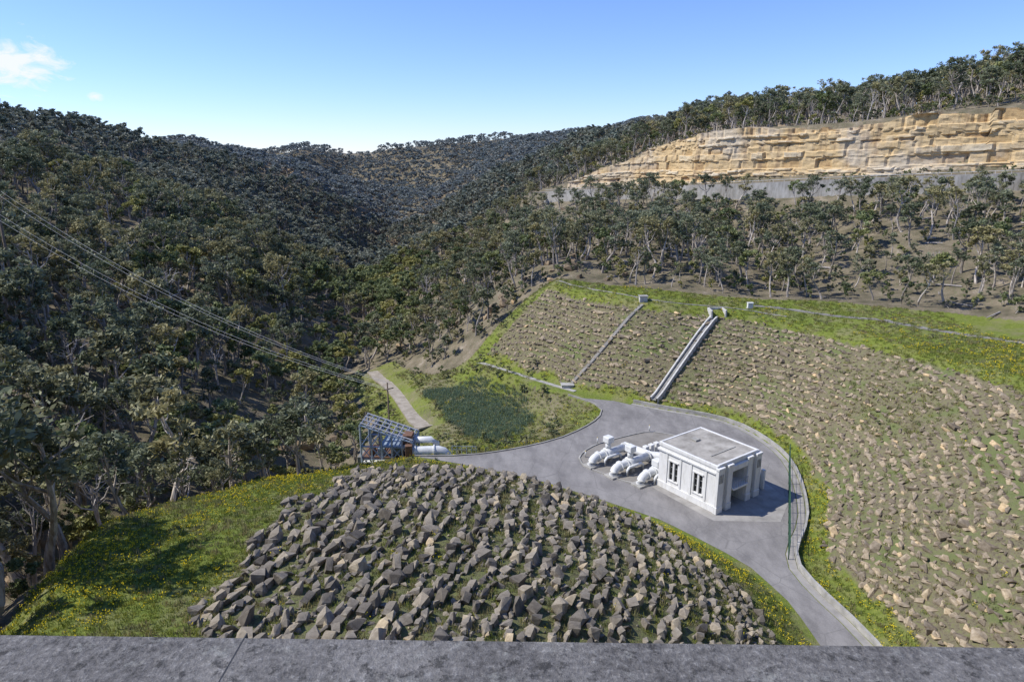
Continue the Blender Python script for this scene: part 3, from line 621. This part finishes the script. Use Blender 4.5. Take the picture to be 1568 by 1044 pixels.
# ------------------------------------------------------------------ vegetation meshes
def raw_mesh(name,V,faces,mats,mi,tint):
    me=bpy.data.meshes.new(name); me.from_pydata(V,[],faces)
    for mm in mats: me.materials.append(mm)
    me.polygons.foreach_set('material_index',np.asarray(mi,dtype=np.int32))
    a=me.attributes.new('tint','FLOAT','POINT'); a.data.foreach_set('value',np.asarray(tint,dtype=np.float32)); me.update()
    return me
def leaf_quads(C,size,r):
    n=len(C); a=r.normal(size=(n,3)); a[:,2]*=.7; a/=np.linalg.norm(a,axis=1)[:,None]
    b_=np.cross(a,r.normal(size=(n,3))); b_/=np.linalg.norm(b_,axis=1)[:,None]+1e-9
    s=size*(.6+.8*r.random(n))[:,None]; a=a*s; b_=b_*s*.42
    Q=np.stack([C-a,C-b_*.9+a*.1,C+a,C+b_],1); return Q.reshape(-1,3)
def make_tree(name,seed,Ht,leaf,npc,nclump=26,bush=False,dead=False,spread=.3,sides=6,lm=None,sub=3):
    r=np.random.default_rng(seed); V=[];F=[];mi=[];ti=[]
    def add(path,rad,n=sides):
        v,f=tube_geo(path,rad,n,False); b0=len(V); V.extend([tuple(q) for q in v]); F.extend([tuple(i+b0 for i in q) for q in f]); mi.extend([0]*len(f)); ti.extend([.5]*len(v))
    tr=[];lean=r.normal(0,.07,2); bend=r.normal(0,.04,2); ns=7
    for i in range(ns):
        t=i/(ns-1); tr.append(Vector(((lean[0]*t+bend[0]*math.sin(t*6))*Ht,(lean[1]*t+bend[1]*math.cos(t*5))*Ht,t*Ht*.82-(.6 if i==0 else 0))))
    r0=Ht*.016+.05
    if not bush: add(tr,[r0*(1.25-.9*i/(ns-1)) for i in range(ns)])
    tips=[]
    nl_=r.integers(6,10); ph=r.random()*6.28
    f0=.05 if bush else r.uniform(.32,.60)
    for k in range(nl_):
        fr_=f0+(1-f0)*(k+.5)/nl_; fi=fr_*(ns-1); i0=min(int(fi),ns-2); base=tr[i0].lerp(tr[i0+1],fi-i0)
        az=ph+k*2.4+r.normal(0,.5); el=r.uniform(.55,1.15)+.2*fr_; ln=Ht*spread*(1.15-.6*(fr_-f0)/(1-f0+.01))*r.uniform(.6,1.3)
        d=Vector((math.cos(az)*math.cos(el),math.sin(az)*math.cos(el),math.sin(el)))
        mid=base+d*ln*.5+Vector((0,0,-.04*Ht)); tip=base+d*ln+Vector((0,0,.03*Ht))
        rb=r0*.6*(1.2-fr_*.6); add([base,mid,tip],[rb,rb*.7,rb*.3],4)
        tips.append(tip)
        for j in range(sub):
            az2=az+r.normal(0,.9); s0=base.lerp(tip,r.uniform(.45,.9)); d2=Vector((math.cos(az2)*.8,math.sin(az2)*.8,r.uniform(-.1,.8))).normalized()
            t2=s0+d2*ln*r.uniform(.3,.55); add([s0,t2],[rb*.45,rb*.15],3); tips.append(t2)
    tips.append(tr[-1]+Vector((0,0,.06*Ht)))
    if not dead:
        r.shuffle(tips); tips=tips[:nclump]; C=[];T=[]
        for t in tips:
            rad=Ht*r.uniform(.04,.09)*(1.4 if bush else 1); n_=int(npc*r.uniform(.6,1.3)); p=r.normal(size=(n_,3)); p/=np.linalg.norm(p,axis=1)[:,None]; p*=(r.random(n_)**.45)[:,None]
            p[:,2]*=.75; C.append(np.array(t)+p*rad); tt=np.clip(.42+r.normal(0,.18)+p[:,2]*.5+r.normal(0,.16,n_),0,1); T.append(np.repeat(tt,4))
        C=np.concatenate(C);T=np.concatenate(T); Q=leaf_quads(C,leaf,r); b0=len(V); V.extend(map(tuple,Q)); k=len(C)
        F.extend([(b0+4*i,b0+4*i+1,b0+4*i+2,b0+4*i+3) for i in range(k)]); mi.extend([1]*k); ti.extend(T.tolist())
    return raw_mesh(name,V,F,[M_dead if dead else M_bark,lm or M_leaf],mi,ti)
def coll(name,meshes):
    c=bpy.data.collections.new(name)
    for i,me in enumerate(meshes):
        o=bpy.data.objects.new('%s_%02d'%(name,i),me); c.objects.link(o)
    return c
def scatter(name,P,R,S,I,collection):
    P=np.asarray(P,float); me=bpy.data.meshes.new(name); me.vertices.add(len(P)); me.vertices.foreach_set('co',P.reshape(-1))
    for nm,ty,d,key in (('rot','FLOAT_VECTOR',R,'vector'),('scl','FLOAT_VECTOR',S,'vector')):
        a=me.attributes.new(nm,ty,'POINT'); a.data.foreach_set(key,np.asarray(d,dtype=np.float32).reshape(-1))
    a=me.attributes.new('idx','INT','POINT'); a.data.foreach_set('value',np.asarray(I,dtype=np.int32))
    o=link(bpy.data.objects.new(name,me))
    g=bpy.data.node_groups.new(name+'_scatter','GeometryNodeTree'); g.interface.new_socket('Geometry',in_out='INPUT',socket_type='NodeSocketGeometry'); g.interface.new_socket('Geometry',in_out='OUTPUT',socket_type='NodeSocketGeometry')
    N=g.nodes; gi=N.new('NodeGroupInput'); go=N.new('NodeGroupOutput'); ip=N.new('GeometryNodeInstanceOnPoints'); ci=N.new('GeometryNodeCollectionInfo')
    ci.inputs['Collection'].default_value=collection; ci.inputs['Separate Children'].default_value=True; ci.inputs['Reset Children'].default_value=True
    def na(nm,ty):
        n=N.new('GeometryNodeInputNamedAttribute'); n.data_type=ty; n.inputs[0].default_value=nm
        return [s for s in n.outputs if s.enabled and s.name=='Attribute'][0]
    er=N.new('FunctionNodeEulerToRotation'); g.links.new(na('rot','FLOAT_VECTOR'),er.inputs[0]); g.links.new(er.outputs[0],ip.inputs['Rotation'])
    g.links.new(na('scl','FLOAT_VECTOR'),ip.inputs['Scale']); g.links.new(na('idx','INT'),ip.inputs['Instance Index'])
    ip.inputs['Pick Instance'].default_value=True
    g.links.new(gi.outputs[0],ip.inputs['Points']); g.links.new(ci.outputs[0],ip.inputs['Instance']); g.links.new(ip.outputs[0],go.inputs[0])
    md=o.modifiers.new('scatter','NODES'); md.node_group=g; return o
def jgrid(x0,x1,y0,y1,s,j=.9):
    X,Y=np.meshgrid(np.arange(x0,x1,s),np.arange(y0,y1,s)); X=X+(rng.random(X.shape)-.5)*s*j; Y=Y+(rng.random(Y.shape)-.5)*s*j
    return X.ravel(),Y.ravel()

near=[make_tree('t',100+i,11+1.2*(i%3),.32,46,nclump=24,spread=.25+.05*(i%3)) for i in range(6)]
near.append(make_tree('t',200,11,.3,10,dead=True))
near+=[make_tree('t',210+i,10,.33,50,nclump=25,spread=.32,lm=M_leafl) for i in range(2)]
near+=[make_tree('t',220+i,13,.32,40,nclump=17,spread=.22) for i in range(3)]
c_near=coll('eucalyptus_variant',near)
c_far=coll('distant_eucalyptus_variant',[make_tree('f',300+i,10.5,.70,15,nclump=18,spread=.34,sides=3,lm=M_leaf_haze,sub=2) for i in range(5)])
c_hor=coll('far_ridge_tree_variant',[make_tree('h',330+i,10.5,1.05,8,nclump=15,spread=.36,sides=3,lm=M_leaf_haze_far,sub=1) for i in range(4)])
shr=[make_tree('s',400+i,3.0,.22,34,nclump=18,bush=True,spread=.5,sides=4,lm=M_leafl if i>1 else None,sub=2) for i in range(4)]
c_shr=coll('shrub_variant',shr)

def forest_ok(x,y,wd=1.2):
    ok=~inside(x,y,OPEN)
    ok&=(dist_line(x,y,OPEN+[OPEN[0]])>1.5)
    ok&=(np.abs(x)<.88*y+45)&(y>22)
    dc=dist_line(x,y,CL); dw=dist_line(x,y,WL); ok&=~((dc<9)|(dw<3))
    ok&=dist_line(x,y,TRACK)>4
    ok&=dist_line(x,y,[(w[0]-2.5,w[1]-3.0) for w in WL])>wd
    return ok
below=[(250,20),(195,114),(160,142),(123,173),(93,198),(64,227),(47,254),(19,292),(0,292),(20,150),(80,110),(98,50),(100,20)]
X,Y=jgrid(-300,260,15,330,5.0); d=np.hypot(X,Y); k=forest_ok(X,Y)&(d<330)&(vn(X,Y,16)+rng.random(len(X))*.6>.50)
dwl=dist_line(X,Y,WL); bl=inside(X,Y,below)
X=X[k];Y=Y[k]; dwl=dwl[k];bl=bl[k]; n=len(X); base=np.where(X<-25,1.12,.86)
base=np.where(bl,np.interp(dwl,[3,30,80],[.72,.72,.84]),base)
s=base*(.55+.75*rng.random(n))
s=np.where((X>-20)&(Y<150)&(rng.random(n)<.3),s*.7,s)
lowv=np.clip(1-(hgt(X,Y)+14)/14,0,1)*(Y<330)*(X>-75)
s=np.where((X<-10)&(X>-60)&(Y>105)&(Y<210),s*.72,s)
P=np.c_[X,Y,hgt(X,Y)-.2]; R=np.c_[rng.normal(0,.08,n),rng.normal(0,.08,n),rng.random(n)*6.28]; S=np.c_[s*(.85+.35*rng.random(n)),s*(.85+.35*rng.random(n)),s]
I=rng.integers(0,6,n); I=np.where(rng.random(n)<.28,rng.integers(9,12,n),I); I=np.where(rng.random(n)<.07,6,I); I=np.where(rng.random(n)<.14+lowv*.75,rng.integers(7,9,n),I)
scatter('eucalyptus_forest',P,R,S,I,c_near); print('near',n)
X,Y=jgrid(-430,400,240,560,7.2); d=np.hypot(X,Y); k=forest_ok(X,Y)&(d>=330)&(d<560)&(vn(X,Y,24)+rng.random(len(X))*.8>.36)
X=X[k];Y=Y[k]; n=len(X); s=.8+.6*rng.random(n)
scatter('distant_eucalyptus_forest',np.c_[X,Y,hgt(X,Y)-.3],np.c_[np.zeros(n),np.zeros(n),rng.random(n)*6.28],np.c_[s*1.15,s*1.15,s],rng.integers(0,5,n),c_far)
X,Y=jgrid(-400,400,300,930,7.4); d=np.hypot(X,Y); k=forest_ok(X,Y)&(d>=560)&(X>-.55*Y)&(X<.35*Y)
X=X[k];Y=Y[k]; n=len(X); s=.6+.42*rng.random(n)
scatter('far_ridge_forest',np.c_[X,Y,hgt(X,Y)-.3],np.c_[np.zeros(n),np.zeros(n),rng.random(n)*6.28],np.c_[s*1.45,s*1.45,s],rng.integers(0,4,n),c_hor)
X,Y=jgrid(-140,160,20,240,4.0); k=forest_ok(X,Y)&(rng.random(len(X))<np.where(X<-40,.4,.7))
X=X[k];Y=Y[k]; n=len(X); s=.4+.7*rng.random(n)
cs=catmull(np.c_[CL,CLT],2.2); m_=rng.random(len(cs))<.75
vx=cs[m_,0]-1.6-2*rng.random(m_.sum()); vy=cs[m_,1]-1.9-2*rng.random(m_.sum()); tx=cs[m_,0]+5+2.5*rng.random(m_.sum()); ty=cs[m_,1]+6+3*rng.random(m_.sum())
X=np.r_[X,vx,tx]; Y=np.r_[Y,vy,ty]; s=np.r_[s,.25+.5*rng.random(len(vx)),.5+.7*rng.random(len(tx))]; n=len(X)
scatter('understorey_shrubs',np.c_[X,Y,hgt(X,Y)-.1],np.c_[np.zeros(n),np.zeros(n),rng.random(n)*6.28],np.c_[s,s,s],rng.integers(0,4,n),c_shr)
for (x,y,s,v_) in ((-47.5,52,2.0,1),(-48,44,1.95,2),(-44,37,1.95,0),(-57,44,1.4,2),(-42,29,1.8,3),(-51,60,1.6,2),(-60,78,1.15,1),(-50,82,1.1,2),(-44,90,1.2,3),(-36,101,1.1,4),(-33,111,.9,5),(-62,90,1.3,4),(10,165,.9,0),(72,123,.7,2),(96,96,.8,4),(-52,68,1.2,5)):
    o=bpy.data.objects.new('eucalyptus_tree',near[v_]); o.location=(x,y,float(hgt(x,y))-.2); o.rotation_euler=(0,0,x*1.7); o.scale=(s,s,s); link(o)

def rock_mesh(name,seed,dims,mt,npts=16,boxy=.6):
    r=np.random.default_rng(seed); bm=bmesh.new()
    for p in r.uniform(-1,1,(npts,3)):
        p=p/max(abs(p).max(),boxy); bm.verts.new((p[0]*dims[0],p[1]*dims[1],p[2]*dims[2]))
    bmesh.ops.convex_hull(bm,input=bm.verts[:]); 
    bmesh.ops.delete(bm,geom=[v for v in bm.verts if not v.link_faces],context='VERTS')
    me=bpy.data.meshes.new(name); bm.to_mesh(me); bm.free(); me.materials.append(mt); return me
c_b=coll('boulder_variant',[rock_mesh('b',50+i,(1,.8,.6),M_boul,18) for i in range(5)])
X,Y=jgrid(-320,220,30,700,5); k=forest_ok(X,Y)&(vn(X,Y,22)>.60)&(rng.random(len(X))<.5); X=X[k];Y=Y[k];n=len(X); s=.6+1.6*rng.random(n)**2+np.clip((Y-250)/220,0,1.2)
scatter('sandstone_boulders',np.c_[X,Y,hgt(X,Y)+.1],np.c_[rng.normal(0,.2,n),rng.normal(0,.2,n),rng.random(n)*6.28],np.c_[s,s,s],rng.integers(0,5,n),c_b)
# fallen logs on the bench at the foot of the forest
c_log=coll('log_variant',[mesh_obj('log_%d'%i,*tube_geo([(0,0,0),(2.5,.2*i,.15),(5,.1,.1)],[.2,.16,.09],6),mats=[M_dead],linkit=False).data for i in range(2)])
X,Y=jgrid(-20,130,95,200,6); k=forest_ok(X,Y)&(rng.random(len(X))<.28); X=X[k];Y=Y[k];n=len(X)
scatter('fallen_logs',np.c_[X,Y,hgt(X,Y)+.12],np.c_[np.zeros(n),rng.normal(0,.08,n),rng.random(n)*6.28],np.ones((n,3))*(.5+.7*rng.random((n,1))),rng.integers(0,2,n),c_log)

# riprap: slabs set on end in curved rows running down the mound, grass in the gaps
c_slab=coll('slab_rock_variant',[rock_mesh('r',70+i,(.25,.55,.44),M_rock,18+i,.7+.02*i) for i in range(12)])
c_chip=coll('riprap_variant',[rock_mesh('c',90+i,(.52,.42,.26),M_rock2,15,.75) for i in range(8)])
P_=[];AN=[]
def rowx(x0,y): return x0*(1+(y-55)*.0045)+5.5*math.sin((y-30)/34+x0*.03)+(vn(x0*.25,y,12)-.5)*3.2
for x0 in np.arange(-36,34,1.22):
    y=18+rng.random()
    x0+=rng.normal(0,.12)
    while y<84:
        sz=.45+.75*rng.random()**1.3
        P_.append((rowx(x0,y)+(vn(x0*3,y,2.5)-.5)*.7+rng.normal(0,.13),y,sz)); AN.append(-math.atan2(rowx(x0,y+.5)-rowx(x0,y-.5),1.0)); y+=sz*(.85+.3*rng.random())
P_=np.array(P_); AN=np.array(AN); X,Y,s=P_[:,0],P_[:,1],P_[:,2]
mo,_,_,_,_=zones(X,Y); k=mo&(rng.random(len(X))<.93); X=X[k];Y=Y[k];s=s[k];AN=AN[k];n=len(X); s=s*np.interp(X,[-20,10,25],[1.14,.98,.78])
scatter('riprap_slabs',np.c_[X,Y,hgt(X,Y)+.14*s],np.c_[rng.normal(0,.22,n),.18+rng.normal(0,.24,n),AN+rng.normal(0,.28,n)],np.c_[s*(.8+1.0*rng.random(n)),s*(.9+.35*rng.random(n)),s*(.65+.75*rng.random(n))],rng.integers(0,12,n),c_slab)
X,Y=jgrid(-28,28,18,84,.72); mo,_,_,_,_=zones(X,Y); k=mo&(rng.random(len(X))<.5); X=X[k];Y=Y[k];n=len(X); s=.22+.5*rng.random(n)**1.5
c_chg=coll('small_rock_variant',[rock_mesh('g',120+i,(.5,.38,.3),M_rock,13) for i in range(5)])
scatter('riprap_small_rocks',np.c_[X,Y,hgt(X,Y)+.02],rng.normal(0,.5,(n,3))*[1,1,6],np.c_[s,s,s],rng.integers(0,5,n),c_chg)
X,Y=jgrid(-8,76,12,152,.72,.85); _,re2,_,_,_=zones(X,Y); k=re2&(rng.random(len(X))<np.where(vn(X,Y,8)>.66,.5,.95))&(X<.83*Y+12); X=X[k];Y=Y[k]; e_=.5
gxn=(hgt(X+e_,Y)-hgt(X-e_,Y)); gyn=(hgt(X,Y+e_)-hgt(X,Y-e_)); gl=np.hypot(gxn,gyn)+1e-6; ux,uy=gxn/gl,gyn/gl
dT=dist_line(X,Y,TOE)+(vn(X,Y,9)-.5)*1.6; rw_=np.round(dT/1.05)*1.05; sh=(rw_-dT)*.62; X=X+ux*sh; Y=Y+uy*sh
n=len(X); s=.42+.5*rng.random(n)**1.4+.6*(rng.random(n)<.02)
scatter('embankment_riprap',np.c_[X,Y,hgt(X,Y)+.03],np.c_[rng.normal(0,.25,n),-.2+rng.normal(0,.25,n),np.arctan2(uy,ux)+math.pi/2+rng.normal(0,.6,n)],np.c_[s*(1+.4*rng.random(n)),s*(.85+.4*rng.random(n)),s],rng.integers(0,8,n),c_chip); print('emb',n)

def tuft(name,seed,n,h,rad,w,mt,flowers=0):
    r=np.random.default_rng(seed); V=[];F=[];mi=[];ti=[]
    for i in range(n):
        a=r.random()*6.28; q=r.random()**.5*rad; bx,by=q*math.cos(a),q*math.sin(a); hh=h*r.uniform(.5,1.15); la=r.random()*6.28; lx,ly=math.cos(la),math.sin(la); le=hh*r.uniform(.1,.6)
        b0=len(V); V+=[(bx-ly*w,by+lx*w,0),(bx+ly*w,by-lx*w,0),(bx+lx*le*.5+ly*w*.7,by+ly*le*.5-lx*w*.7,hh*.6),(bx+lx*le,by+ly*le,hh)]; F+=[(b0,b0+1,b0+2),(b0,b0+2,b0+3)]; mi+=[0,0]; t=r.random(); ti+=[t]*4
    for i in range(flowers):
        a=r.random()*6.28; q=r.random()**.5*rad; x,y=q*math.cos(a),q*math.sin(a); z=h*r.uniform(.9,1.25); s=.04; b0=len(V)
        V+=[(x-s,y,z),(x,y-s,z+.01),(x+s,y,z),(x,y+s,z+.01),(x,y,z+s),(x,y,z-s)]; F+=[(b0,b0+1,b0+4),(b0+1,b0+2,b0+4),(b0+2,b0+3,b0+4),(b0+3,b0,b0+4),(b0,b0+1,b0+5),(b0+2,b0+3,b0+5)]; mi+=[1]*6; ti+=[.5]*6
    return raw_mesh(name,V,F,[mt,M_flow],mi,ti)
c_gr=coll('grass_tuft_variant',[tuft('g',1,26,.20,.34,.027,M_grassb),tuft('g',2,28,.26,.38,.027,M_grassb),tuft('g',3,26,.22,.36,.027,M_grassb,4),tuft('g',4,24,.27,.36,.027,M_grassb,8),tuft('g',5,28,.33,.3,.026,M_dry)])
X,Y=jgrid(-48,75,28,158,.56); mo,re2,op2,em2,_=zones(X,Y)
k=op2&~mo&~re2&~inside(X,Y,PLAT)&(X<.83*Y+12)&(X>-.8*Y-14)&(dist_line(X,Y,TRACK)>2.4)&(dist_line(X,Y,TOE)>.45)
k|=(mo&(rng.random(len(X))<.40+.35*(vn(X,Y,5)>.6)))|(re2&(rng.random(len(X))<.16+.42*(vn(X,Y,8)>.62)))
k&=(Y<100)|(rng.random(len(X))<.6)
X=X[k];Y=Y[k];n=len(X); mo=mo[k];re2=re2[k]; em2=em2[k]
fl=np.clip((vn(X,Y,7)-.30)*1.1,0,.7)+np.where(dist_line(X,Y,MOUNDEDGE)<3.2,.5,0)+np.where(em2&(dist_line(X,Y,TOE)<4),.35,0)+np.where(dist_line(X,Y,LEFTEDGE)<5,.45,0)
fl=np.where(mo|re2,.03,fl)
scr=(Y>93)&(X<14)&~em2
fl=np.where(scr,.08,fl)
dryp=np.where(scr,.45,.14+.35*(vn(X,Y,10)>.58))
I=np.where(rng.random(n)<fl,rng.integers(2,4,n),rng.integers(0,2,n)); I=np.where((rng.random(n)<dryp)|((mo|re2)&(rng.random(n)<.4)),4,I); s=.6+.85*rng.random(n)
scatter('grass',np.c_[X,Y,hgt(X,Y)-.02],np.c_[np.zeros(n),np.zeros(n),rng.random(n)*6.28],np.c_[s,s,s],I,c_gr); print('grass',n)
c_rd=coll('reed_variant',[tuft('r',11+i,30,.55,.5,.045,M_reed) for i in range(3)])
X,Y=jgrid(-24,10,100,140,.62); wob_=(vn(X,Y,5)-.5)*3.5; k=inside(X+wob_,Y-wob_,inreed)&(vn(X,Y,3)+rng.random(len(X))*.5>.28); X=X[k];Y=Y[k];n=len(X); s=.7+.6*rng.random(n)
scatter('reeds',np.c_[X,Y,hgt(X,Y)-.05],np.c_[np.zeros(n),np.zeros(n),rng.random(n)*6.28],np.c_[s,s,s],rng.integers(0,3,n),c_rd)
X,Y=jgrid(-34,75,85,168,2.1); mo,re2,op2,em2,_=zones(X,Y); k=op2&~mo&~inside(X,Y,PLAT)&(dist_line(X,Y,TRACK)>3)&(rng.random(len(X))<np.where(re2,.06,np.where((X<8)&~em2,.62,.04)))&~inside(X,Y,inreed); X=X[k];Y=Y[k];n=len(X); s=np.where((X<8)&(Y>95),.16+.55*rng.random(n)**1.6,.12+.25*rng.random(n))
scatter('weed_bushes',np.c_[X,Y,hgt(X,Y)-.05],np.c_[np.zeros(n),np.zeros(n),rng.random(n)*6.28],np.c_[s,s,s*.8],rng.integers(0,4,n),c_shr)

# ------------------------------------------------------------------ light & sky
el=math.radians(47); sx,sy=-1,.06; l=math.hypot(sx,sy); S=Vector((sx/l*math.cos(el),sy/l*math.cos(el),math.sin(el)))
sd=bpy.data.lights.new('sun','SUN'); sd.energy=5.0; sd.angle=math.radians(.5); sd.color=(1,.965,.91); so_=bpy.data.objects.new('sun',sd); so_.rotation_euler=S.to_track_quat('Z','Y').to_euler(); so_.location=(-100,0,150); link(so_)
w=bpy.data.worlds.new('World'); scene.world=w; w.use_nodes=True; nt=w.node_tree; bg=nt.nodes['Background']
sk=nt.nodes.new('ShaderNodeTexSky'); sk.sky_type='NISHITA'; sk.sun_disc=False; sk.sun_elevation=el; sk.sun_rotation=math.atan2(sx,sy)%(2*math.pi); sk.altitude=600; sk.air_density=1.0; sk.dust_density=0.0; sk.ozone_density=3.5
tc=nt.nodes.new('ShaderNodeTexCoord')
def cloud(center,sc,thr,seed):
    sub=nt.nodes.new('ShaderNodeVectorMath'); sub.operation='SUBTRACT'; nt.links.new(tc.outputs['Generated'],sub.inputs[0]); sub.inputs[1].default_value=center
    mu=nt.nodes.new('ShaderNodeVectorMath'); mu.operation='MULTIPLY'; nt.links.new(sub.outputs[0],mu.inputs[0]); mu.inputs[1].default_value=sc
    ln=nt.nodes.new('ShaderNodeVectorMath'); ln.operation='LENGTH'; nt.links.new(mu.outputs[0],ln.inputs[0])
    mp=nt.nodes.new('ShaderNodeMapping'); mp.inputs['Scale'].default_value=(26,26,60); mp.inputs['Location'].default_value=(seed,0,0); nt.links.new(tc.outputs['Generated'],mp.inputs[0])
    nz=noise(nt,1,8,.65,mp.outputs[0],.7)
    v_=mth(nt,'ADD',mth(nt,'SUBTRACT',1,ln.outputs['Value']),mth(nt,'MULTIPLY',mth(nt,'SUBTRACT',nz,.5),2.6))
    return ramp(nt,v_,[(thr,(0,0,0)),(thr+.6,(.92,.92,.92))])
c=mix(nt,1,sk.outputs[0],(.86,.96,1.36),'MULTIPLY')
for cen,sc,thr,sd_ in (((-.575,.81,.098),(12,12,28),.1,0.),((-.50,.865,.065),(50,50,100),.3,3.),((-.235,.975,-.002),(26,26,80),.0,5.),((-.155,.985,.0),(24,24,80),.0,8.)):
    c=mix(nt,cloud(cen,sc,thr,sd_),c,(6.6,6.8,7.1))
nt.links.new(c,bg.inputs[0]); bg.inputs[1].default_value=.145

cd=bpy.data.cameras.new('camera'); cd.sensor_width=36; cd.lens=24; cd.clip_start=.05; cd.clip_end=5000
co=bpy.data.objects.new('camera',cd); co.location=(0,0,42); co.rotation_euler=(math.radians(90-15.4),0,0); link(co); scene.camera=co
